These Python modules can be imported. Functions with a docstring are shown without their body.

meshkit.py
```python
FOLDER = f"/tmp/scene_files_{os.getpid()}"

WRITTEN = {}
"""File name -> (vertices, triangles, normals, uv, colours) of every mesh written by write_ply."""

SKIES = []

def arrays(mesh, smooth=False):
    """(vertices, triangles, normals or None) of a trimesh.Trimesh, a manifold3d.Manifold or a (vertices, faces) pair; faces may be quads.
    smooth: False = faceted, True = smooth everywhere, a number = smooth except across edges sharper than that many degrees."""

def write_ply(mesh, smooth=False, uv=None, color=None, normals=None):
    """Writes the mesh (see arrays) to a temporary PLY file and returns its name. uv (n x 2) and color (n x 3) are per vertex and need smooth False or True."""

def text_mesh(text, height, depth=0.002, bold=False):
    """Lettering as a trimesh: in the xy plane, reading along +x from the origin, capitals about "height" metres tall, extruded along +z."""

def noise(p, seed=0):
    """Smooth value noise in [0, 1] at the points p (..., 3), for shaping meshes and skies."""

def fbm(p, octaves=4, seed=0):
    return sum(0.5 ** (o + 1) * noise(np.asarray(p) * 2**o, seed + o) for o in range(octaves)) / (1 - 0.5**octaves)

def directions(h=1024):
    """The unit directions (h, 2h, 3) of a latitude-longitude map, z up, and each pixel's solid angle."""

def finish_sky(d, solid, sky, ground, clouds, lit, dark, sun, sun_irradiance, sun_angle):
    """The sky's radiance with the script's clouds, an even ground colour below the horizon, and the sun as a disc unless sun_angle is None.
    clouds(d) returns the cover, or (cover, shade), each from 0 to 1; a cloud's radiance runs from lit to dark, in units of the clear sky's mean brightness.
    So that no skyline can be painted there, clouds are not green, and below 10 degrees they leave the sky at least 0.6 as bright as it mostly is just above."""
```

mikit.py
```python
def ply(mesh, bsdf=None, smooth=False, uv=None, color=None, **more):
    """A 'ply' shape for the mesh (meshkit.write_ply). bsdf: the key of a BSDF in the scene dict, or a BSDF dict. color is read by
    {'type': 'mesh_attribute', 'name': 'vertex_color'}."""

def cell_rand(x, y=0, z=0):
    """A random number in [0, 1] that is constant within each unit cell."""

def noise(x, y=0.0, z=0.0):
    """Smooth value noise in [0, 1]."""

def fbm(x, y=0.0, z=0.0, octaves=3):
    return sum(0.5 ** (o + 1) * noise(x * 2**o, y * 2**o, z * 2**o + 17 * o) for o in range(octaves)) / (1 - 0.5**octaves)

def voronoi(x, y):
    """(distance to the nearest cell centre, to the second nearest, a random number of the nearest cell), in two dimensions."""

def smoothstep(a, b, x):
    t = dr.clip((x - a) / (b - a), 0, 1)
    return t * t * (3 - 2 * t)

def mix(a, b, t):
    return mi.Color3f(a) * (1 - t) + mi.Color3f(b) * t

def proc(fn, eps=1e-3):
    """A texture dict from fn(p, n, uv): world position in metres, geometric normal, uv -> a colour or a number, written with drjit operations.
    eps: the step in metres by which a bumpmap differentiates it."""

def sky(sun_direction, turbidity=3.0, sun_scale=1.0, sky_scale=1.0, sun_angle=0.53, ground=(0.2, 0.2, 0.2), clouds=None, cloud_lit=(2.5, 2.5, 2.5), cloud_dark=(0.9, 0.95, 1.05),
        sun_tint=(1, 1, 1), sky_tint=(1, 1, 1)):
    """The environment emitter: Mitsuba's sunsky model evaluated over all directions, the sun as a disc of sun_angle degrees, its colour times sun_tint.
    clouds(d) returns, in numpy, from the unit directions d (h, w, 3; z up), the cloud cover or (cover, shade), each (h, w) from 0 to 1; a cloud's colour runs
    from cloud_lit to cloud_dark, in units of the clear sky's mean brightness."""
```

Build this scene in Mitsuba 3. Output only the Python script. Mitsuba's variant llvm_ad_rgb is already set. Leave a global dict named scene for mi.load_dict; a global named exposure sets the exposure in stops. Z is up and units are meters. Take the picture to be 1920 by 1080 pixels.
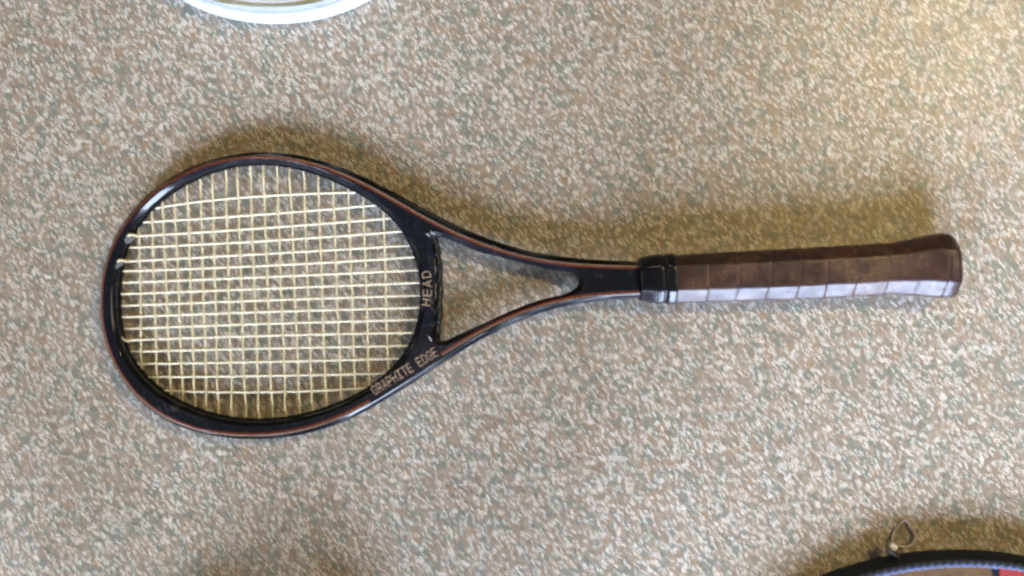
import math
import numpy as np
import trimesh
import drjit as dr
import mitsuba as mi
import manifold3d as m3
import mikit, meshkit
from scipy.interpolate import splprep, splev, CubicSpline, PchipInterpolator
from shapely.geometry import Polygon, LineString, Point

T = mi.ScalarTransform4f
scene, labels = {}, {}

# ------------------------------------------------------------------ camera
H, F = 0.85, 1960.0                       # metres above the floor, focal length in pixels of a 1920 wide picture
scene['camera'] = {
    'type': 'thinlens', 'fov': math.degrees(2 * math.atan(960 / F)), 'fov_axis': 'x',
    'aperture_radius': 0.0033, 'focus_distance': 1.2, 'near_clip': 0.01, 'far_clip': 60.0,
    'to_world': T().look_at(origin=[0, 0, H], target=[0, 0, 0], up=[0, 1, 0])}
exposure = 0.8

# ------------------------------------------------------------------ light
WIN_L = (10.4, 12.5, 17.2)                  # daylight in the glass door behind the photographer
WIN_L2 = (19.0, 21.8, 27.5)               # and in the window left of it
SHEEN_L = (100.0, 77.0, 32.0)                # added warm globe for the yellow sheen at the upper right
FILL_L = (1.45, 1.12, 0.79)                # added globes standing in for the warm ambient light


def rgb(*c):
    return {'type': 'rgb', 'value': list(c)}


def emit(*c):
    return {'type': 'area', 'radiance': rgb(*c)}


def px(x, y, z=0.0):
    """The point of height z that stands at pixel (x, y) of the 1920 x 1080 photograph."""
    k = (H - z) / F
    return np.array([(x - 960) * k, -(y - 540) * k, z])


# ------------------------------------------------------------------ helpers
def add(key, mesh, bsdf, smooth=False, label=None, cat=None, group=None, kind=None, **more):
    base, n = key, 0
    while key in scene:
        n += 1
        key = f'{base}_{n:03d}'
    scene[key] = mikit.ply(mesh, bsdf, smooth=smooth, **more)
    tag(key, label, cat, group, kind)
    return key


def tag(key, label=None, cat=None, group=None, kind=None):
    d = {k: v for k, v in (('label', label), ('category', cat), ('group', group), ('kind', kind)) if v}
    if d:
        labels.setdefault(key, {}).update(d)


def cat_mesh(ms):
    return trimesh.util.concatenate(ms)


def tube(path, r, n=8, closed=False, twist=None, up=(0, 0, 1), cap=True):
    """A tube along path (k x 3); r a number or k numbers; twist(theta, s) scales the radius."""
    path = np.asarray(path, float)
    r = np.broadcast_to(np.asarray(r, float), len(path))
    if closed:
        t = np.roll(path, -1, 0) - np.roll(path, 1, 0)
    else:
        t = np.gradient(path, axis=0)
    t /= np.linalg.norm(t, axis=1, keepdims=True) + 1e-12
    side = np.cross(t, up)
    bad = np.linalg.norm(side, axis=1) < 1e-4
    side[bad] = np.cross(t[bad], [1, 0.1, 0])
    side /= np.linalg.norm(side, axis=1, keepdims=True)
    nn = np.cross(side, t)
    s = np.concatenate([[0], np.cumsum(np.linalg.norm(np.diff(path, axis=0), axis=1))])
    th = np.arange(n) * 2 * np.pi / n
    k = np.ones((len(path), n)) if twist is None else twist(th[None, :], s[:, None])
    v = path[:, None] + (r[:, None] * k)[..., None] * (np.cos(th)[None, :, None] * side[:, None] + np.sin(th)[None, :, None] * nn[:, None])
    m = len(path)
    v = v.reshape(-1, 3)
    f = []
    for i in range(m if closed else m - 1):
        a, b = i * n, ((i + 1) % m) * n
        for j in range(n):
            j2 = (j + 1) % n
            f += [[a + j, a + j2, b + j2], [a + j, b + j2, b + j]]
    if cap and not closed:
        c0, c1 = len(v), len(v) + 1
        v = np.vstack([v, path[0], path[-1]])
        for j in range(n):
            j2 = (j + 1) % n
            f += [[c0, j2, j], [c1, (m - 1) * n + j, (m - 1) * n + j2]]
    me = trimesh.Trimesh(v, f, process=False)
    if me.volume < 0:
        me.invert()
    return me


def rbox(size, r=0.0005):
    """A box with rounded edges, centred on the origin."""
    s = np.asarray(size, float) / 2 - r
    sph = m3.Manifold.sphere(r, 12)
    return to_tm(m3.Manifold.batch_hull([sph.translate([a * s[0], b * s[1], c * s[2]]) for a in (-1, 1) for b in (-1, 1) for c in (-1, 1)]))


def to_tm(m):
    m = m.to_mesh()
    return trimesh.Trimesh(np.array(m.vert_properties[:, :3], float), np.array(m.tri_verts), process=False)


def rot(axis, deg):
    return trimesh.transformations.rotation_matrix(math.radians(deg), axis)


def placed(mesh, loc, rz=0.0, rx=0.0, ry=0.0):
    m = mesh.copy()
    for a, d in (((1, 0, 0), rx), ((0, 1, 0), ry), ((0, 0, 1), rz)):
        if d:
            m.apply_transform(rot(a, d))
    m.apply_translation(loc)
    return m


# ------------------------------------------------------------------ materials
from mikit import noise, fbm, voronoi, smoothstep, mix, cell_rand, proc

CA, SA = math.cos(math.radians(52)), math.sin(math.radians(52))


def floor_color(p, n, uv):
    x, y = p.x, p.y
    wx, wy = x + 0.0014 * (noise(x * 300, y * 300, 3.1) - 0.5), y + 0.0014 * (noise(x * 300, y * 300, 7.7) - 0.5)
    a, b = wx * CA - wy * SA, wx * SA + wy * CA          # a: along the flakes
    a += 0.0016 * (noise(x * 130, y * 130, 12.0) - 0.5)
    streak = noise(a * 190, b * 950, 5.0)
    # ground tone: fine mottling of tan and grey brown
    base = mix((0.276, 0.216, 0.156), (0.238, 0.203, 0.158), noise(x * 210, y * 210, 1.0))
    base = base * (0.78 + 0.44 * streak)
    # larger chips: teal grey, ochre brown, dusky pink
    d1, d2, w = voronoi(wx * 150, wy * 150)
    edge = smoothstep(0.0, 0.30, d2 - d1) * (0.55 + 0.45 * streak)
    base = mix(base, mix((0.14, 0.175, 0.14), (0.19, 0.20, 0.165), noise(a * 300, b * 600, 2.0)), smoothstep(0.63, 0.67, w) * edge)
    base = mix(base, (0.275, 0.195, 0.12), smoothstep(0.13, 0.11, w) * edge * 0.8)
    base = mix(base, (0.285, 0.225, 0.18), smoothstep(0.28, 0.26, w) * smoothstep(0.18, 0.2, w) * edge * 0.8)
    # pale flakes of two sizes, and small dark ones
    e1, e2, v = voronoi(a * 180 + 31, b * 520 + 11)
    m = smoothstep(0.64, 0.74, v) * smoothstep(0.0, 0.35, e2 - e1) * smoothstep(0.75, 0.30, e1)
    base = mix(base, mix((0.45, 0.405, 0.345), (0.58, 0.54, 0.48), noise(x * 160, y * 160, 9.0)), m * 0.95)
    g1, g2, u = voronoi(a * 235 + 7, b * 880 + 3)
    k = smoothstep(0.0, 0.3, g2 - g1) * smoothstep(0.75, 0.3, g1)
    base = mix(base, (0.57, 0.53, 0.47), smoothstep(0.72, 0.82, u) * k * 0.85)
    base = mix(base, (0.135, 0.115, 0.085), smoothstep(0.18, 0.10, u) * k * 0.7)
    return base


def floor_rough(p, n, uv):
    return 0.30 + 0.16 * fbm(p.x * 60, p.y * 60, 2.0)


def floor_bump(p, n, uv):
    a, b = p.x * CA - p.y * SA, p.x * SA + p.y * CA
    return fbm(a * 170, b * 480, 1.0, octaves=2) + 0.6 * noise(p.x * 40, p.y * 40, 4.0)


def bumped(b, fn, scale, eps=4e-4):
    return {'type': 'bumpmap', 'arbitrary': proc(fn, eps=eps), 'scale': scale, 'bsdf': b}


scene['m_floor'] = {'type': 'bumpmap', 'arbitrary': proc(floor_bump, eps=4e-4), 'scale': 0.00024, 'bsdf': {
    'type': 'principled', 'base_color': proc(floor_color), 'roughness': proc(floor_rough), 'specular': 0.45}}


def black_color(p, n, uv):
    s = smoothstep(0.66, 0.74, fbm(p.x * 300, p.y * 300, p.z * 300))
    t = smoothstep(0.80, 0.86, noise(p.x * 900 + p.y * 500, p.y * 160 - p.x * 90, p.z * 200)) * smoothstep(0.45, 0.6, noise(p.x * 45, p.y * 45, 3.0))
    return mix(mix((0.0085, 0.0095, 0.0125), (0.022, 0.022, 0.024), s * 0.8), (0.075, 0.073, 0.07), t * 0.7)


def scuff_rough(p, n, uv):
    return 0.06 + 0.12 * fbm(p.x * 220, p.y * 220, p.z * 220)


scene['m_black'] = {'type': 'principled', 'base_color': proc(black_color), 'roughness': proc(scuff_rough), 'specular': 0.5}
scene['m_black_plastic'] = {'type': 'principled', 'base_color': rgb(0.006, 0.006, 0.007), 'roughness': 0.34, 'specular': 0.45}
scene['m_gloss_plastic'] = {'type': 'principled', 'base_color': rgb(0.006, 0.006, 0.0075), 'roughness': 0.24, 'specular': 0.5}


def worn(c0, c1, f=500, lo=0.55, hi=0.7):
    def fn(p, n, uv):
        return mix(c0, c1, smoothstep(lo, hi, fbm(p.x * f, p.y * f, p.z * f)))
    return fn


scene['m_tan_paint'] = {'type': 'principled', 'base_color': proc(worn((0.22, 0.14, 0.085), (0.15, 0.10, 0.06))), 'roughness': 0.35, 'specular': 0.4}
scene['m_red_paint'] = {'type': 'principled', 'base_color': proc(worn((0.16, 0.032, 0.013), (0.11, 0.022, 0.010))), 'roughness': 0.35, 'specular': 0.4}
scene['m_letter_paint'] = {'type': 'principled', 'base_color': proc(worn((0.31, 0.22, 0.145), (0.19, 0.135, 0.095), 900, 0.5, 0.7)), 'roughness': 0.4, 'specular': 0.4}
scene['m_main_string'] = {'type': 'principled', 'base_color': proc(worn((0.78, 0.74, 0.56), (0.70, 0.66, 0.48), 700, 0.3, 0.7)), 'roughness': 0.33, 'specular': 0.5}  # same stuff as the crosses; window light caught by the mains is in the colour
scene['m_cross_string'] = {'type': 'principled', 'base_color': proc(worn((0.68, 0.60, 0.39), (0.58, 0.51, 0.32), 700, 0.3, 0.7)), 'roughness': 0.36, 'specular': 0.5}  # without the window light that the mains have in their colour


def leather(p, n, uv):
    a = fbm(p.x * 55, p.y * 55, p.z * 55)
    b = fbm(p.x * 420, p.y * 420, p.z * 420)
    c = mix((0.029, 0.013, 0.011), (0.055, 0.025, 0.016), smoothstep(0.42, 0.62, a))
    c = mix(c, (0.026, 0.012, 0.010), smoothstep(0.56, 0.66, b) * 0.55)
    c = mix(c, (0.14, 0.09, 0.065), smoothstep(0.70, 0.76, noise(p.x * 900, p.y * 900, p.z * 900)) * smoothstep(0.5, 0.6, a) * 0.5)
    return c


def leather_rough(p, n, uv):
    return 0.27 + 0.2 * fbm(p.x * 160, p.y * 160, p.z * 160)


def leather_bump(p, n, uv):
    return fbm(p.x * 500, p.y * 500, p.z * 500) + 1.5 * noise(p.x * 120, p.y * 120, p.z * 120)


scene['m_leather'] = bumped({'type': 'principled', 'base_color': proc(leather), 'roughness': proc(leather_rough), 'specular': 0.6}, leather_bump, 0.00025)
scene['m_pad'] = {'type': 'principled', 'base_color': proc(worn((0.13, 0.135, 0.13), (0.09, 0.09, 0.085), 500, 0.4, 0.7)), 'roughness': 0.55}
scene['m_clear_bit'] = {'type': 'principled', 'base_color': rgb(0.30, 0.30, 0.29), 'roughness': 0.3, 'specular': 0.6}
scene['m_white'] = {'type': 'principled', 'base_color': proc(worn((0.53, 0.63, 0.69), (0.48, 0.57, 0.63), 200, 0.5, 0.7)), 'roughness': 0.22, 'specular': 0.5}
scene['m_white_line'] = {'type': 'principled', 'base_color': rgb(0.30, 0.33, 0.40), 'roughness': 0.3}
scene['m_lavender'] = {'type': 'principled', 'base_color': rgb(0.60, 0.60, 0.64), 'roughness': 0.35}
scene['m_cream'] = {'type': 'principled', 'base_color': rgb(0.50, 0.44, 0.34), 'roughness': 0.6}


def nylon_bump(p, n, uv):
    return cell_rand(dr.floor(p.x * 1800), dr.floor(p.y * 1800))


scene['m_bag'] = {'type': 'principled', 'base_color': rgb(0.006, 0.008, 0.015), 'roughness': 0.6, 'specular': 0.2}
scene['m_rope'] = {'type': 'principled', 'base_color': rgb(0.05, 0.07, 0.135), 'roughness': 0.62, 'specular': 0.3}
scene['m_brown_vinyl'] = {'type': 'principled', 'base_color': proc(worn((0.115, 0.066, 0.030), (0.09, 0.052, 0.026), 150, 0.4, 0.7)), 'roughness': 0.42}
scene['m_red_vinyl'] = {'type': 'principled', 'base_color': rgb(0.25, 0.032, 0.03), 'roughness': 0.4}
scene['m_pull'] = {'type': 'principled', 'base_color': rgb(0.34, 0.30, 0.285), 'roughness': 0.33, 'specular': 0.6}
scene['m_metal'] = {'type': 'principled', 'base_color': rgb(0.05, 0.045, 0.04), 'metallic': 0.5, 'roughness': 0.45}
scene['m_frame_paint'] = {'type': 'principled', 'base_color': rgb(0.7, 0.7, 0.68), 'roughness': 0.5}
scene['m_denim'] = {'type': 'principled', 'base_color': rgb(0.035, 0.038, 0.05), 'roughness': 0.85}
scene['m_shirt'] = {'type': 'principled', 'base_color': rgb(0.05, 0.045, 0.04), 'roughness': 0.85}
scene['m_skin'] = {'type': 'principled', 'base_color': rgb(0.42, 0.26, 0.19), 'roughness': 0.5}
scene['m_hair'] = {'type': 'principled', 'base_color': rgb(0.03, 0.02, 0.015), 'roughness': 0.5}
scene['m_phone'] = {'type': 'principled', 'base_color': rgb(0.01, 0.01, 0.011), 'roughness': 0.25}

# ------------------------------------------------------------------ the floor
fl = trimesh.Trimesh([[-4, -4, 0], [4, -4, 0], [4, 4, 0], [-4, 4, 0]], [[0, 1, 2], [0, 2, 3]], process=False)
add('floor', fl, 'm_floor', kind='structure', label='speckled tan, teal and cream vinyl floor')

# ------------------------------------------------------------------ racket outlines (pixels of the photograph)
OUT_UP = [(1235, 492), (1200, 490), (1122, 487.5), (1067, 482.5), (1011, 474), (955, 461.5), (900, 442), (873, 430), (818, 403), (762, 372), (707, 344), (651, 320), (596, 300), (560, 291), (520, 287), (478, 286.5),
          (438, 291.5), (405, 299.5), (354, 318), (315, 339.5), (285, 363), (257, 389), (239, 412), (221, 442), (206, 478), (196, 518), (192, 557)]
OUT_DN = [(193.5, 596), (199, 629), (208.5, 662), (224, 695.5), (247, 731), (277, 761), (312, 785), (354, 804), (399, 816), (438, 820), (493, 820.5), (545, 816), (596, 807), (651, 788), (697, 765), (734, 744), (776, 717),
          (818, 689), (873, 655), (915, 629), (955, 608), (1011, 587), (1067, 573.5), (1122, 565), (1200, 559), (1235, 557)]
HEAD_IN = [(493, 307), (560, 314), (600, 327), (651, 350), (693, 373), (722, 394), (748, 421), (768, 450), (782, 486), (789, 522), (791, 556), (788.5, 590), (781, 620), (767, 652), (748, 680), (722, 706), (693, 727), (651, 749),
           (600, 770), (550, 782), (493, 788), (438, 785), (396, 776), (354, 759), (316, 739), (289, 718), (266, 694), (250, 665), (239, 636), (232.5, 601), (230.5, 560), (232.5, 524), (241, 475), (254, 441), (270, 415),
           (288, 393), (317, 366), (354, 343), (396, 323), (440, 311)]
THROAT = [(814, 446), (835, 447.5), (887, 468.5), (940, 483), (1000, 498.5), (1050, 508), (1073, 513.5), (1083, 523), (1083.5, 534), (1076, 544), (1060, 549.5), (1035, 556), (983, 573), (942, 590), (887, 614), (850, 632), (829, 638.5),
          (814, 628), (815, 600), (816, 560), (816, 525), (815, 490), (812.5, 463)]


def smooth_curve(pts, n, closed=False, s=0.6):
    p = np.array(pts, float)
    if closed:
        p = np.vstack([p, p[:1]])
    tck, _ = splprep(p.T, s=s * len(p), per=closed, k=3)
    q = np.array(splev(np.linspace(0, 1, n, endpoint=not closed), tck)).T
    return q


OUTER = smooth_curve(OUT_UP + OUT_DN, 420, s=0.5)
INNER = smooth_curve(HEAD_IN, 260, True, s=0.5)
INNER[:, 0] -= 6.0 * np.clip((360 - INNER[:, 0]) / 110, 0, 1)
HOLE = smooth_curve(THROAT, 170, True, s=0.3)


def mid_z(x):
    """Height of the racket's middle plane, which rises from the head's tip to the butt."""
    return 0.0097 + 0.0118 * (np.asarray(x, float) - 192) / 1590


def main_place(q, h=0.0):
    """Racket plane (pixels) and height above its middle plane -> world."""
    q = np.asarray(q, float)
    k = (H - mid_z(q[..., 0])) / F
    return np.stack([(q[..., 0] - 960) * k, -(q[..., 1] - 540) * k, mid_z(q[..., 0]) + h], -1)


WX, WY = 1.0, 1.19


def white_place(q, h=0.0):
    """The other racket: its tip points down into the picture, its handle away."""
    q = np.asarray(q, float)
    u, v = q[..., 0] - 191.5, q[..., 1] - (557 - 0.031 * (q[..., 0] - 191.5))
    x, y = 501 + v * WY + 0.02 * u, 41 - u * WX
    k = (H - 0.012) / F
    return np.stack([(x - 960) * k, -(y - 540) * k, mid_z(q[..., 0]) + h], -1)


MM = F / (H - 0.012) / 1000              # pixels per millimetre in the racket plane
HT = 0.0089                               # half thickness of the frame
PROFILE = [(0.0, 0.0034), (0.15, 0.0046), (0.45, 0.0056), (0.9, 0.0063), (3.0, 0.0082), (3.5, 0.00860), (3.9, HT)]


def prof(d):
    return np.interp(d, [a for a, _ in PROFILE], [b for _, b in PROFILE])


def ring_faces(outer, inner):
    return trimesh.creation.triangulate_polygon(Polygon(outer, [inner]), engine='earcut')


H0 = [h for _, h in PROFILE]
HD = [0.0006, 0.0009, 0.0011, 0.0012, 0.0002, 0.0, 0.0]      # how much lower the bevel lies along the arms
AD = ([0.0, 0.55, 0.8, 1.0, 1.3, 1.58], [0.0, 0.06, 0.22, 0.14, 0.04, 0.0])


def shoulder(x):
    return np.clip((x - 715) / 40, 0, 1) * np.clip((1270 - x) / 170, 0, 1)


def frame_shape(place, bsdf):
    """The hoop, shoulders and throat: a plate with two openings and bevelled edges, its normals taken from the bevel's section."""
    import shapely
    poly = Polygon(OUTER, [INNER, HOLE]).buffer(0)
    steps = [poly if d == 0 else poly.buffer(-d * MM, join_style=1, quad_segs=6) for d, _ in PROFILE]
    for p in steps:
        assert p.geom_type == 'Polygon' and len(p.interiors) == 2
    slope = [math.atan2((hb - ha) * 1000, db - da) for (da, ha), (db, hb) in zip(PROFILE, PROFILE[1:])]
    at = [math.pi / 2 * 0.5 + slope[0] * 0.5] + [(a + b) / 2 for a, b in zip(slope, slope[1:])] + [0.0]
    V, N, Fa = [], [], []
    n = 0

    def put(v2, h, g, ang, sgn, f):
        """v2: pixels; g: the way outwards in pixels; ang: how far the normal leans from upright."""
        nonlocal n
        if g is not None:
            k = shoulder(v2[:, 0])
            h = np.sign(h) * (np.abs(h) - k * np.interp(np.abs(h), H0, HD))
            ang = ang + k * np.interp(np.abs(ang), AD[0], AD[1])
        w = place(v2, h)
        if g is None:
            nn = np.tile([0, 0, float(sgn)], (len(v2), 1))
        else:
            gw = place(v2 + g * 0.01, h) - w
            gw[:, 2] = 0
            gw /= np.linalg.norm(gw, axis=1, keepdims=True) + 1e-15
            nn = gw * np.sin(ang)[:, None] + np.array([0, 0, sgn]) * np.cos(ang)[:, None]
        f = np.asarray(f)
        fn = np.cross(w[f[:, 1]] - w[f[:, 0]], w[f[:, 2]] - w[f[:, 0]])
        bad = (fn * nn[f].sum(1)).sum(1) < 0
        f = np.where(bad[:, None], f[:, ::-1], f)
        V.append(w), N.append(nn), Fa.append(f + n)
        n += len(v2)

    def rings(p):
        hs = sorted(p.interiors, key=lambda r: -Polygon(r).area)
        return [np.array(p.exterior.coords)[:-1]] + [np.array(r.coords)[:-1] for r in hs]

    def nearest(b, v2):
        t = shapely.line_locate_point(b, shapely.points(v2))
        return shapely.get_coordinates(shapely.line_interpolate_point(b, t))

    for k in range(len(PROFILE) - 1):
        (da, ha), (db, hb) = PROFILE[k], PROFILE[k + 1]
        for j, (ra, rb) in enumerate(zip(rings(steps[k]), rings(steps[k + 1]))):
            o, i = (ra, rb) if j == 0 else (rb, ra)
            v2, f = ring_faces(o, i)
            la, lb = LineString(np.vstack([ra, ra[:1]])), LineString(np.vstack([rb, rb[:1]]))
            qa, qb = nearest(la, v2), nearest(lb, v2)
            on_a = np.linalg.norm(v2 - qa, axis=1) < np.linalg.norm(v2 - qb, axis=1)
            g = np.where(on_a[:, None], v2 - qb, qa - v2)
            h, ang = np.where(on_a, ha, hb), np.where(on_a, at[k], at[k + 1])
            put(v2, h, g, ang, 1, f)
            put(v2, -h, g, ang, -1, f)
    v2, f = trimesh.creation.triangulate_polygon(steps[-1], engine='earcut')
    for sgn in (1, -1):
        put(v2, np.full(len(v2), sgn * HT), None, None, sgn, f)
    for r, r1 in zip(rings(poly), rings(steps[1])):
        m = len(r)
        g = r - nearest(LineString(np.vstack([r1, r1[:1]])), r)
        a = np.arange(m)
        b = (a + 1) % m
        put(np.vstack([r, r]), np.r_[np.full(m, PROFILE[0][1]), np.full(m, -PROFILE[0][1])], np.vstack([g, g]), np.full(2 * m, math.pi / 2), 1,
            np.vstack([np.stack([a, a + m, b + m], 1), np.stack([a, b + m, b], 1)]))
    path = meshkit.write_ply((np.vstack(V), np.vstack(Fa)), False, normals=np.vstack(N))
    return {'type': 'ply', 'filename': path, 'face_normals': False, 'bsdf': {'type': 'ref', 'id': bsdf}}


# offset of the stripes from the outer edge, in mm, along the upper arm -> head -> lower arm
ST_X = [192, 300, 500, 700, 818, 950, 1067, 1235]
ST_D = [1.3, 2.2, 3.1, 4.5, 5.6, 5.0, 4.5, 3.1]
OFF = PchipInterpolator(ST_X, ST_D)


def offset_curve(sel, d0, d1, place, lift=0.00009, nn=5):
    """A painted line on the frame between d0 and d1 mm from the outer edge."""
    p = OUTER
    t = np.gradient(p, axis=0)
    t /= np.linalg.norm(t, axis=1, keepdims=True)
    nrm = np.stack([t[:, 1], -t[:, 0]], 1)
    if ((p[200] + nrm[200] * 20 - np.array([500, 550])) ** 2).sum() > ((p[200] - np.array([500, 550])) ** 2).sum():
        nrm = -nrm
    o = OFF(np.clip(p[:, 0], 192, 1235))
    rows = []
    for k in np.linspace(0, 1, nn):
        d = o + d0 + (d1 - d0) * k
        q = p + nrm * (d * MM)[:, None]
        rows.append(place(q, prof(d) + lift))
    v = np.stack(rows, 1)[sel]
    m = len(v)
    f = []
    for i in range(m - 1):
        for j in range(nn - 1):
            a = i * nn + j
            f += [[a, a + 1, a + nn + 1], [a, a + nn + 1, a + nn]]
    me = trimesh.Trimesh(v.reshape(-1, 3), f, process=False)
    if me.face_normals[:, 2].mean() < 0:
        me.invert()
    return me


SEL_ALL = np.arange(len(OUTER))
lower = np.where(np.arange(len(OUTER)) > 200)[0]
g0 = lower[np.argmin(np.abs(OUTER[lower, 0] - 702))]
g1 = lower[np.argmin(np.abs(OUTER[lower, 0] - 840))]
SEL_A, SEL_B = np.arange(0, g0 + 1), np.arange(g1, len(OUTER))


# ------------------------------------------------------------------ strings
MAINS = [[(289, 391), (330, 383), (400, 375.5), (500, 367.5), (600, 362), (674, 360.5)],
         [(263, 417), (400, 408), (600, 394), (709, 384)], [(252, 443), (400, 434), (600, 419.5), (735, 409)], [(233, 464.5), (400, 457.5), (600, 444.5), (757, 433.5)],
         [(237, 490), (400, 481.5), (600, 469.5), (774, 460)], [(231, 508), (400, 503), (600, 492), (781, 482)], [(220, 530), (400, 524), (600, 514), (785, 506.5)], [(217, 551.5), (400, 545.5), (600, 536.5), (789, 530)],
         [(220, 573.5), (400, 567), (600, 559), (789, 554)], [(220, 594.5), (400, 589), (600, 580.5), (787, 577)], [(228, 616.5), (400, 611), (600, 603), (778, 600)], [(240, 637.5), (400, 633), (600, 626), (772, 624)],
         [(244, 659), (400, 656), (600, 650.5), (763, 648.5)], [(255, 682), (400, 680.5), (600, 675.5), (748, 672.5)], [(309, 706.5), (400, 706), (600, 702.5), (692, 701)], [(318, 732.5), (400, 735), (600, 732), (633, 731)]]
CROSS = list(zip([261, 286, 307, 330, 354, 378, 401, 426, 449, 473, 498, 523, 548, 573, 600, 627.5, 655.5, 683, 720], [264, 291, 314.5, 337, 360, 383, 405, 430.5, 454.5, 479.5, 504, 529.5, 555, 579.5, 606, 634, 661.5, 688.5, 725]))
HEADP = Polygon(INNER)


def chord(f, horizontal):
    """Where the line y = f(x) (or x = f(y)) runs inside the head, with 2 mm more at each end to reach into the frame."""
    t = np.linspace(150, 850, 1401)
    q = np.stack([t, f(t)] if horizontal else [f(t), t], 1)
    import shapely
    inside = np.where(shapely.contains_xy(HEADP, q[:, 0], q[:, 1]))[0]
    return t[inside[0]] - 3.0 * MM, t[inside[-1]] + 3.0 * MM


def fits():
    fm, fc = [], []
    for pts in MAINS:
        a = np.array(pts)
        fm.append(np.poly1d(np.polyfit(a[:, 0], a[:, 1], 3 if len(pts) > 4 else 2)))
    for a, b in CROSS:
        fc.append(np.poly1d(np.polyfit([430, 600], [a, b], 1)))
    return fm, fc


FM, FC = fits()
R_STR = 0.00080


def weave(t, knots, heights, a, b):
    k, h = np.array(knots), np.array(heights)
    on = (k > a + 8) & (k < b - 8)
    return CubicSpline(np.r_[a - 5, k[on], b + 5], np.r_[0, h[on], 0])(t)


def string_paths(place):
    rng = np.random.default_rng(4)
    out = []
    for i, f in enumerate(FM):
        a, b = chord(f, True)
        xs = np.linspace(a, b, 230)
        cr = np.array([g(float(f(CROSS[j][0]))) for j, g in enumerate(FC)])
        h = weave(xs, cr, [(0.00052 if (i + j) % 2 else -0.00052) for j in range(len(cr))], a, b)
        ends = np.clip(np.minimum(xs - a, b - xs) / 30, 0, 1)
        out.append(('main_string', place(np.stack([xs, f(xs)], 1), h * ends)))
    for j, g in enumerate(FC):
        a, b = chord(g, False)
        ys = np.linspace(a, b, 190)
        mains = np.array([float(f(g(500))) for f in FM])
        h = weave(ys, mains, [(-0.00052 if (i + j) % 2 else 0.00052) for i in range(len(mains))], a, b)
        wob = 0.5 * np.sin(ys / 37 + rng.uniform(0, 6)) * 0.8
        ends = np.clip(np.minimum(ys - a, b - ys) / 30, 0, 1)
        out.append(('cross_string', place(np.stack([g(ys) + wob * ends, ys], 1), h * ends)))
    return out


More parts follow.
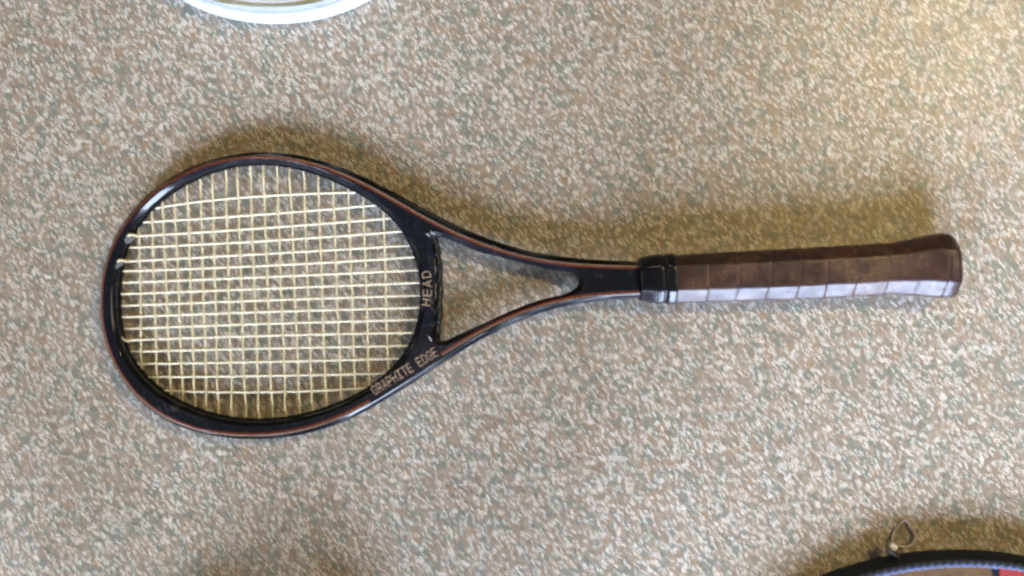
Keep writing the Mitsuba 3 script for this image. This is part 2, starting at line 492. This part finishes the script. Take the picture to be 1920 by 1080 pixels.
# ------------------------------------------------------------------ handle
HX = [1262, 1320, 1400, 1500, 1613, 1669, 1700, 1725, 1748, 1764, 1775, 1783, 1787.5, 1789]
HTOP = [478.5, 475.5, 471.3, 465.6, 459.3, 455.6, 450.5, 445.0, 440.3, 438.4, 440.5, 446, 455, 478]
HBOT = [567, 565.5, 563.5, 560.2, 554.5, 551.6, 552.5, 554.5, 557, 558.5, 557.5, 553.5, 547, 524]
ftop, fbot = PchipInterpolator(HX, HTOP), PchipInterpolator(HX, HBOT)


def octagon(k=6, rnd=0.11, flat=0.50, shoulder=0.46):
    """Unit octagonal section with rounded corners: points (w, h), both -1..1."""
    c = np.array([(flat, 1), (1, shoulder), (1, -shoulder), (flat, -1), (-flat, -1), (-1, -shoulder), (-1, shoulder), (-flat, 1)])
    pts = []
    for i in range(8):
        p, q, r = c[i - 1], c[i], c[(i + 1) % 8]
        a, b = (p - q) / np.linalg.norm(p - q), (r - q) / np.linalg.norm(r - q)
        for t in np.linspace(0, 1, k):
            pts.append((1 - t) ** 2 * (q + a * rnd) + 2 * t * (1 - t) * q + t * t * (q + b * rnd))
        nxt = c[(i + 1) % 8]
        for t in (0.3, 0.5, 0.7):
            pts.append(q + (nxt - q) * t)
    return np.array(pts)


def loft(xs, ytop, ybot, ratio, section, place, mod=None, zc=None):
    """Sections across the racket's axis at pixels xs."""
    ring = []
    th = np.arctan2(section[:, 1], section[:, 0]) / (2 * np.pi)
    for x, a, b in zip(xs, ytop, ybot):
        c, hw = (a + b) / 2, (b - a) / 2
        m = 1.0 if mod is None else mod(x, th)
        y = c - section[:, 0] * hw * m            # +w towards the top of the picture
        h = section[:, 1] * hw / MM / 1000 * ratio * m
        lean = -0.031 * (y - c) * -1.0
        ring.append(place(np.stack([np.full(len(y), x) + lean, y], 1), h))
    v = np.array(ring)
    m, n = v.shape[:2]
    f = []
    for i in range(m - 1):
        for j in range(n):
            j2 = (j + 1) % n
            a, b = i * n, (i + 1) * n
            f += [[a + j, a + j2, b + j2], [a + j, b + j2, b + j]]
    vv = np.vstack([v.reshape(-1, 3), v[0].mean(0), v[-1].mean(0)])
    for j in range(n):
        j2 = (j + 1) % n
        f += [[m * n, j2, j], [m * n + 1, (m - 1) * n + j, (m - 1) * n + j2]]
    me = trimesh.Trimesh(vv, f, process=False)
    if me.volume < 0:
        me.invert()
    return me


PITCH = 55.5


def wrap_mod(x, th):
    x0 = x
    x = x + 3.5 * math.sin(x / 83.0) + 2.5 * math.sin(x / 31.0 + 1.0) + 0 * th + 2.0 * np.sin(th * 9 + x / 50.0)
    ph = ((x - 1268) / PITCH + 0.35 * th) % 1.0
    groove = np.exp(-((ph - 0.03) / 0.035) ** 2) + np.exp(-((ph - 1.03) / 0.035) ** 2)
    m = 1.0 + 0.020 * ph - 0.015 * groove
    fade = np.clip((1780 - x0) / 30, 0, 1) * np.clip((x0 - 1262) / 8, 0, 1)
    return 1 + (m - 1) * fade


def grip_mesh(place):
    xs = np.unique(np.r_[np.linspace(1262, 1770, 300), np.linspace(1770, 1789, 18)])
    return loft(xs, ftop(xs), fbot(xs), 0.86, octagon(), place, wrap_mod)


def collar_mesh(place):
    cx = [1197, 1199, 1206, 1215, 1226, 1236, 1240, 1243.5, 1247, 1251, 1260, 1264, 1266]
    ct = [487.5, 485, 482.5, 480, 478, 476.5, 477, 480, 477, 475.7, 475.5, 476.5, 480]
    cb = [561.5, 563.5, 565, 567, 569, 570, 569.5, 566, 569.3, 570.3, 570.3, 569, 566]
    a, b = PchipInterpolator(cx, ct), PchipInterpolator(cx, cb)
    xs = np.linspace(1197, 1266, 70)
    rip = lambda x, th: 1 + 0.0012 * math.sin(x * 1.1) * (1 if x < 1238 else 0)
    return loft(xs, a(xs), b(xs), 0.84, octagon(rnd=0.16), place, rip)


# ------------------------------------------------------------------ the black racket
RK = 'tennis_racket'
tag(RK, 'black tennis racket with red pinstripes and brown leather grip, lying alone in the middle', 'tennis racket')
scene[RK + '__frame'] = frame_shape(main_place, 'm_black')
for d0, d1, mat, nm in ((0.0, 0.95, 'm_tan_paint', 'tan_pinstripe'), (1.3, 2.0, 'm_red_paint', 'red_pinstripe'), (2.3, 2.65, 'm_red_paint', 'red_pinstripe')):
    me = cat_mesh([offset_curve(SEL_A, d0, d1, main_place), offset_curve(SEL_B, d0, d1, main_place)])
    add(RK + '__frame__' + nm, me, mat, smooth=True)

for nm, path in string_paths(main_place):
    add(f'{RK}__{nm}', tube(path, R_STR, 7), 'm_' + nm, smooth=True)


def inner_normal(i):
    t = INNER[(i + 1) % len(INNER)] - INNER[i - 1]
    n = np.array([t[1], -t[0]]) / np.linalg.norm(t)
    c = INNER.mean(0)
    return n if (c - INNER[i]) @ n > 0 else -n


# grommets: one moulded strip lining the inside of the hoop with a barrel round every string end
gm = []
rngg = np.random.default_rng(8)
inset = np.array([INNER[i] + inner_normal(i) * 0.5 * MM for i in range(len(INNER))])
strip = main_place(inset, 0.0)
gm.append(tube(strip, 0.0011, 6, closed=True, twist=lambda th, s: 1 + 0.9 * np.abs(np.sin(th)) + 0 * s))
for f, hor in [(f, True) for f in FM] + [(g, False) for g in FC]:
    a, b = chord(f, hor)
    for e, sgn in ((a, 1), (b, -1)):
        t = np.array([e + sgn * 1.2 * MM, e + sgn * 3.0 * MM, e + sgn * 4.4 * MM + sgn * rngg.uniform(-0.5, 0.8)])
        q = np.stack([t, f(t)] if hor else [f(t), t], 1)
        gm.append(tube(main_place(q, 0.0), [0.0020, 0.0017, 0.00125], 8))
add(RK + '__grommet_strip', cat_mesh(gm), 'm_black_plastic', smooth=40)

# bridge grommet strip: glossy, wavy, on the throat side of the bridge
by = np.linspace(441, 641, 90)
bx = np.interp(by, [441, 455, 480, 510, 545, 580, 610, 641], [809, 816, 821.5, 824, 824.5, 823.5, 821, 818])
wav = 1 + 0.11 * np.sin((by - 441) / 200 * 2 * np.pi * 8) + 0.05 * np.sin(by * 0.9)
bp = main_place(np.stack([bx + 0.8 * np.sin(by / 7.1), by], 1), 0.0005)
add(RK + '__bridge_grommet_strip', tube(bp, 0.0027 * wav, 12, twist=lambda th, s: 1 + 0.35 * np.abs(np.sin(th)) + 0 * s), 'm_black_plastic', smooth=40)
for (x, y, rz, l) in ((812.5, 437.5, -40, 0.0042), (804.5, 441, -40, 0.0034), (808.2, 633.5, -57, 0.0044)):  # plastic bits, their pale grey also stands for small highlights
    add(RK + '__plastic_glint', placed(rbox((l, 0.0013, 0.0012), 0.0005), main_place(np.array([x, y]), HT + 0.0004), rz), 'm_clear_bit', smooth=True)

# leather pads under two mains at the tip and a loose string end
for (x, y, rz) in ((244, 447, 48), (225, 494.5, 48)):
    pad = placed(rbox((0.0066, 0.0058, 0.0088), 0.0007), main_place(np.array([x, y]), 0.0036), rz)
    k = add(RK + '__string_pad', pad, 'm_pad', smooth=35)
    loop = main_place(np.array([(x + 3, y - 3), (x + 6, y - 6.5), (x + 10.5, y - 6), (x + 16, y - 4)]), 0.0) + np.array([[0, 0, 0.0080], [0, 0, 0.0082], [0, 0, 0.0066], [0, 0, 0.0024]])
    ts = np.linspace(0, 3, 20)
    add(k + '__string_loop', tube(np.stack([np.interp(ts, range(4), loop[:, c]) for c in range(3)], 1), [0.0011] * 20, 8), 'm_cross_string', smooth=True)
le = np.array([(227.5, 627), (231, 634), (237, 638.5), (246, 639.5)])
ts = np.linspace(0, 3, 24)
lp = np.stack([CubicSpline(range(4), le[:, c])(ts) for c in (0, 1)], 1)
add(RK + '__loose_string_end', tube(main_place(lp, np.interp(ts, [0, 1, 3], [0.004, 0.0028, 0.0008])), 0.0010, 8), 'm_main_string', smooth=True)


# lettering, letter by letter along the shoulder and the bridge
def letter_mesh(ch, pos, ang, height, width, shear=0.0):
    m = meshkit.text_mesh(ch, 1.0, 0.05, bold=False)
    lo, hi = m.bounds
    v = m.vertices.copy()
    v[:, 0] = (v[:, 0] - (lo[0] + hi[0]) / 2) / max(hi[0] - lo[0], 0.35 if ch == 'I' else 0.1) * width
    v[:, 1] = (v[:, 1] - 0.5) * height
    v[:, 0] += shear * v[:, 1]
    v[:, 2] = v[:, 2] / 0.05 * 0.00025 + 0.00002
    m = trimesh.Trimesh(v, m.faces, process=False)
    return placed(m, pos, ang)


def lettering(text, pts, height, width, start=0.0, end=1.0):
    tck, _ = splprep(np.array(pts, float).T, s=0, k=2)
    out = []
    for i, ch in enumerate(text):
        if ch == ' ':
            continue
        t = start + (end - start) * i / (len(text) - 1)
        p, d = np.array(splev(t, tck)), np.array(splev(t, tck, der=1))
        ang = math.degrees(math.atan2(-d[1], d[0]))
        out.append(letter_mesh(ch, main_place(p, HT), ang, height, width))
    return cat_mesh(out)


add(RK + '__shoulder_lettering', lettering('GRAPHITE EDGE', [(705, 729.5), (738, 708.5), (772, 687), (816, 659.5)], 0.0078, 0.0037), 'm_letter_paint')
add(RK + '__bridge_lettering', lettering('HEAD', [(801, 566.5), (802.8, 547), (802.8, 532), (801, 515)], 0.0071, 0.0054), 'm_letter_paint')
add(RK + '__collar', collar_mesh(main_place), 'm_gloss_plastic', smooth=30)
add(RK + '__grip', grip_mesh(main_place), 'm_leather', smooth=30)

# ------------------------------------------------------------------ the white racket at the top edge
WK = 'tennis_racket_001'
tag(WK, 'white tennis racket, only the rounded tip of its head showing at the top edge', 'tennis racket')
scene[WK + '__frame'] = frame_shape(white_place, 'm_white')
for d0, d1, lift in ((1.5, 1.9, 0.00012), (4.2, 4.7, 0.00012)):
    add(WK + '__frame__grey_pinstripe', offset_curve(SEL_ALL, d0 - 0.0, d1, white_place, lift), 'm_white_line', smooth=True)
inset = np.array([INNER[i] + inner_normal(i) * 1.5 * MM for i in range(len(INNER))])
add(WK + '__grommet_strip', tube(white_place(inset, 0.003), 0.0036, 10, closed=True), 'm_lavender', smooth=True)
sb = [tube(p, R_STR, 6) for _, p in string_paths(white_place)]
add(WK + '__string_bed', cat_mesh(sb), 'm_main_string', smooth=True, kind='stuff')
add(WK + '__collar', collar_mesh(white_place), 'm_gloss_plastic', smooth=30)
add(WK + '__grip', grip_mesh(white_place), 'm_leather', smooth=30)

# ------------------------------------------------------------------ the racket cover at the lower right
CV = 'racket_cover'
tag(CV, 'black racket cover with blue twisted piping around a brown and red face', 'racket cover')
CT = 0.026
cc = np.array([1800.0, 1333.0])


def cover_ring(off, z, n=220):
    t = np.linspace(0, 2 * np.pi, n, endpoint=False)
    q = np.stack([cc[0] + (462 - off) * np.cos(t), cc[1] - (300 - off) * np.sin(t)], 1)
    k = (H - 0.014) / F
    return np.stack([(q[:, 0] - 960) * k, -(q[:, 1] - 540) * k, np.full(n, z)], 1)


def lathe_rings(rings):
    v = np.array(rings)
    m, n = v.shape[:2]
    f = []
    for i in range(m - 1):
        for j in range(n):
            j2 = (j + 1) % n
            f += [[i * n + j, i * n + j2, (i + 1) * n + j2], [i * n + j, (i + 1) * n + j2, (i + 1) * n + j]]
    vv = np.vstack([v.reshape(-1, 3), v[0].mean(0), v[-1].mean(0)])
    for j in range(n):
        j2 = (j + 1) % n
        f += [[m * n, j2, j], [m * n + 1, (m - 1) * n + j, (m - 1) * n + j2]]
    me = trimesh.Trimesh(vv, f, process=False)
    if me.volume < 0:
        me.invert()
    return me


prof_c = [(16, 0.0008), (6, 0.002), (2, 0.005), (0, 0.010), (0, 0.0125), (1.6, 0.0133), (1.6, 0.0142), (0, 0.015), (1.5, 0.018), (6, 0.0215), (14, 0.0235), (20, 0.0238), (27, 0.0236), (40, 0.0238), (80, 0.0245), (160, 0.0252)]
add(CV + '__body', lathe_rings([cover_ring(o, z) for o, z in prof_c]), 'm_bag', smooth=35)
rp = cover_ring(18, 0.0240, 1400)
add(CV + '__piping', tube(rp, 0.0028, 16, closed=True, twist=lambda th, s: 1 + 0.15 * np.cos(2 * (th - 2 * np.pi * s / 0.0124))), 'm_rope', smooth=True)


def face_piece(x0, x1, off=25.0, z=0.0):
    """A piece of the cover's face between two pixel columns, 0.6 mm proud, following the piping."""
    g = Polygon(np.stack([cc[0] + (462 - off) * np.cos(np.linspace(0, 2 * np.pi, 200)), cc[1] - (300 - off) * np.sin(np.linspace(0, 2 * np.pi, 200))], 1))
    g = g.intersection(Polygon([(x0, 900), (x1, 900), (x1 + 60, 1800), (x0 + 60, 1800)]))
    k = (H - 0.024) / F
    q = np.array(g.exterior.coords)
    w = Polygon(np.stack([(q[:, 0] - 960) * k, -(q[:, 1] - 540) * k], 1)).buffer(-0.0002)
    m = trimesh.creation.extrude_polygon(w, 0.0022, engine='earcut')
    m.apply_translation([0, 0, 0.0236 + z])
    return m


add(CV + '__brown_panel', face_piece(1330, 1847), 'm_brown_vinyl', smooth=30)
add(CV + '__red_panel', face_piece(1861, 1906), 'm_red_vinyl', smooth=30)
# zipper slider with its D-shaped pull on the floor side
sl = [placed(rbox((0.0125, 0.0012, 0.0042), 0.0004), px(1673.5 + 3.1 * math.cos(-0.9) * k, 1036.5 + 3.6 * k, 0.0180 - 0.0006 * abs(k)), -40) for k in (-1, 0, 1)]
sl.append(placed(rbox((0.0115, 0.0062, 0.002), 0.0006), px(1674, 1037, 0.0162), -40))
zk = add(CV + '__zipper_slider', cat_mesh(sl), 'm_metal', smooth=30)
add(CV + '__zipper_slider__bead', placed(rbox((0.0066, 0.0058, 0.0045), 0.0011), px(1673.5, 1025.5, 0.0150), -40), 'm_cream', smooth=30)
pr = np.array([(1674.5, 1019), (1673.5, 1009), (1677, 997), (1684.5, 985.5), (1695, 975), (1701, 978.5), (1707, 989), (1713, 999.5), (1717.5, 1010), (1713, 1018.5), (1704, 1024), (1693, 1026), (1682, 1023)])
pc = smooth_curve(pr, 110, True, s=0.25)
zz = np.interp(pc[:, 1], [975, 1000, 1026], [0.0012, 0.0022, 0.0075])
ppath = np.array([px(a, b, z) for (a, b), z in zip(pc, zz)])
thick = np.where((pc[:, 0] > 1697) & (pc[:, 1] < 1012), 0.0015, 0.0012)
thick = np.convolve(np.r_[thick[-4:], thick, thick[:4]], np.ones(9) / 9, 'valid')
add(CV + '__zipper_slider__pull', tube(ppath, thick, 8, closed=True), 'm_pull', smooth=True)

# ------------------------------------------------------------------ outside the picture: glass door, added warm globes, the photographer
tag('glass_door', 'tall bright glass door behind the photographer, outside the picture', 'door')
WY0, WZ0, WZ1 = -2.3, 0.06, 2.05


def wall_quad(x0, x1, y, z0, z1):
    return trimesh.Trimesh([[x0, y, z0], [x1, y, z0], [x1, y, z1], [x0, y, z1]], [[0, 2, 1], [0, 3, 2]], process=False)


add('glass_door__pane', wall_quad(0.06, 1.45, WY0, WZ0, WZ1), 'm_frame_paint', emitter=emit(*WIN_L))
tag('window', 'bright daylight window left of the glass door, outside the picture', 'window')
add('window__pane', wall_quad(-2.0, -0.6, WY0, 1.0, WZ1), 'm_frame_paint', emitter=emit(*WIN_L2))
bars = [trimesh.creation.box(bounds=[[a, WY0 - 0.03, c], [b, WY0 + 0.03, d]]) for a, b, c, d in ((-0.02, 0.06, 0.001, 2.12), (1.45, 1.53, 0.001, 2.12), (0.06, 1.45, 2.05, 2.12), (0.06, 1.45, 0.001, 0.06))]
add('glass_door__frame', cat_mesh(bars), 'm_frame_paint')
bars = [trimesh.creation.box(bounds=[[a, WY0 - 0.03, c], [b, WY0 + 0.03, d]]) for a, b, c, d in ((-2.08, -2.0, 0.93, 2.12), (-0.6, -0.52, 0.93, 2.12), (-2.0, -0.6, 2.05, 2.12), (-2.0, -0.6, 0.93, 1.0))]
add('window__frame', cat_mesh(bars), 'm_frame_paint')


def lamp(key, centre, radius, color, label):
    c = np.asarray(centre, float)
    ic = trimesh.creation.icosphere(subdivisions=3, radius=radius)
    ic.apply_translation(c)
    tag(key, label, 'lamp')
    add(key + '__globe', ic, 'm_frame_paint', smooth=True, emitter=emit(*color))
    add(key + '__stem', tube([c + [0, 0, radius * 0.98], c + [0, 0, radius + 0.5]], 0.01, 8), 'm_frame_paint', smooth=True)


lamp('added_lamp', (1.24, 0.78, 2.0), 0.13, SHEEN_L, 'added small warm globe for the yellow sheen at the upper right, outside the picture')  # added, unseen: makes the yellow sheen on the floor
lamp('added_lamp_001', (-0.2, 2.3, 2.1), 0.5, FILL_L, 'added large warm fill globe beyond the top edge, outside the picture')  # this and the next two: unseen globes added as warm ambient fill
lamp('added_lamp_002', (2.6, 0.2, 2.1), 0.45, FILL_L, 'added large warm fill globe beyond the right edge, outside the picture')
lamp('added_lamp_003', (-2.6, 0.3, 2.1), 0.45, FILL_L, 'added large warm fill globe beyond the left edge, outside the picture')


def body(chains, edge=0.02, it=12):
    parts = []
    for ch in chains:
        for (p, r), (q, s) in zip(ch, ch[1:]):
            parts.append(m3.Manifold.batch_hull([m3.Manifold.sphere(r, 20).translate(list(p)), m3.Manifold.sphere(s, 20).translate(list(q))]))
    m = to_tm(m3.Manifold.batch_boolean(parts, m3.OpType.Add).refine_to_length(edge))
    m.merge_vertices(digits_vertex=6)
    trimesh.smoothing.filter_taubin(m, iterations=it)
    return m


PXC, PYC = -0.19, -0.46
tag('person', 'person in dark jeans and shirt bending over the racket with a phone, outside the picture', 'person')
hip = np.array([PXC, PYC - 0.10, 0.93])
legs, shoes, arms, hands = [], [], [], []
for s in (-1, 1):
    hj, kn, an = hip + [s * 0.08, 0, -0.02], np.array([PXC + s * 0.068, PYC + 0.02, 0.50]), np.array([PXC + s * 0.066, PYC - 0.02, 0.09])
    legs.append([(hip, 0.13), (hj, 0.105), (kn, 0.066), (an, 0.058)])
    shoes.append([(an + [0, -0.03, -0.045], 0.042), (an + [s * 0.01, 0.10, -0.052], 0.036), (an + [s * 0.015, 0.17, -0.056], 0.031)])
    sh, el, wr = np.array([PXC + s * 0.19, -0.36, 1.30]), np.array([PXC + s * 0.25, -0.34, 1.02]), np.array([0.0 + s * 0.10, -0.09, 0.955])
    arms.append([(np.array([PXC, -0.38, 1.30]), 0.10), (sh, 0.062), (el, 0.05)])
    hands.append([(el + [0, 0.01, 0], 0.042), (wr, 0.028)])
    hands.append([(wr, 0.028), (np.array([s * 0.085, -0.03, 0.925]), 0.024)])
    for k in range(4):
        hands.append([(np.array([s * 0.085, -0.05 + 0.02 * k, 0.925]), 0.009), (np.array([s * 0.088, -0.045 + 0.022 * k, 0.895]), 0.008), (np.array([s * 0.07, -0.042 + 0.022 * k, 0.887]), 0.0075)])
    hands.append([(np.array([s * 0.085, -0.04, 0.925]), 0.011), (np.array([s * 0.06, -0.015, 0.909]), 0.009)])
add('person__trousers', body(legs), 'm_denim', smooth=True)
add('person__shoe', body(shoes[:1], 0.012), 'm_phone', smooth=True)
add('person__shoe', body(shoes[1:], 0.012), 'm_phone', smooth=True)
torso = [[(hip + [0, 0, 0.05], 0.125), (np.array([PXC, -0.56, 1.13]), 0.13), (np.array([PXC, -0.40, 1.30]), 0.13)], [(np.array([PXC - 0.12, -0.39, 1.31]), 0.075), (np.array([PXC + 0.12, -0.39, 1.31]), 0.075)]]
add('person__shirt', body(torso + arms), 'm_shirt', smooth=True)
head = [[(np.array([PXC, -0.36, 1.40]), 0.055), (np.array([PXC, -0.28, 1.45]), 0.055)], [(np.array([PXC, -0.25, 1.50]), 0.088), (np.array([PXC, -0.20, 1.44]), 0.07)], [(np.array([PXC, -0.155, 1.455]), 0.015), (np.array([PXC, -0.125, 1.44]), 0.012)]]
core = [[(hip, 0.09), (np.array([PXC, -0.56, 1.13]), 0.09), (np.array([PXC, -0.40, 1.30]), 0.08), (np.array([PXC, -0.36, 1.40]), 0.05)]] + [[(p, r * 0.7) for p, r in ch] for ch in arms]
add('person__body', body(head + hands + core, 0.012, 6), 'm_skin', smooth=True)
add('person__hair', body([[(np.array([PXC, -0.27, 1.525]), 0.09), (np.array([PXC, -0.285, 1.49]), 0.085)]]), 'm_hair', smooth=True)
ph = rbox((0.155, 0.075, 0.008), 0.0035)
tag('phone', 'phone held flat above the racket, outside the picture', 'phone')
add('phone', placed(ph, (0.0, 0.0, H + 0.045)), 'm_phone', smooth=30)
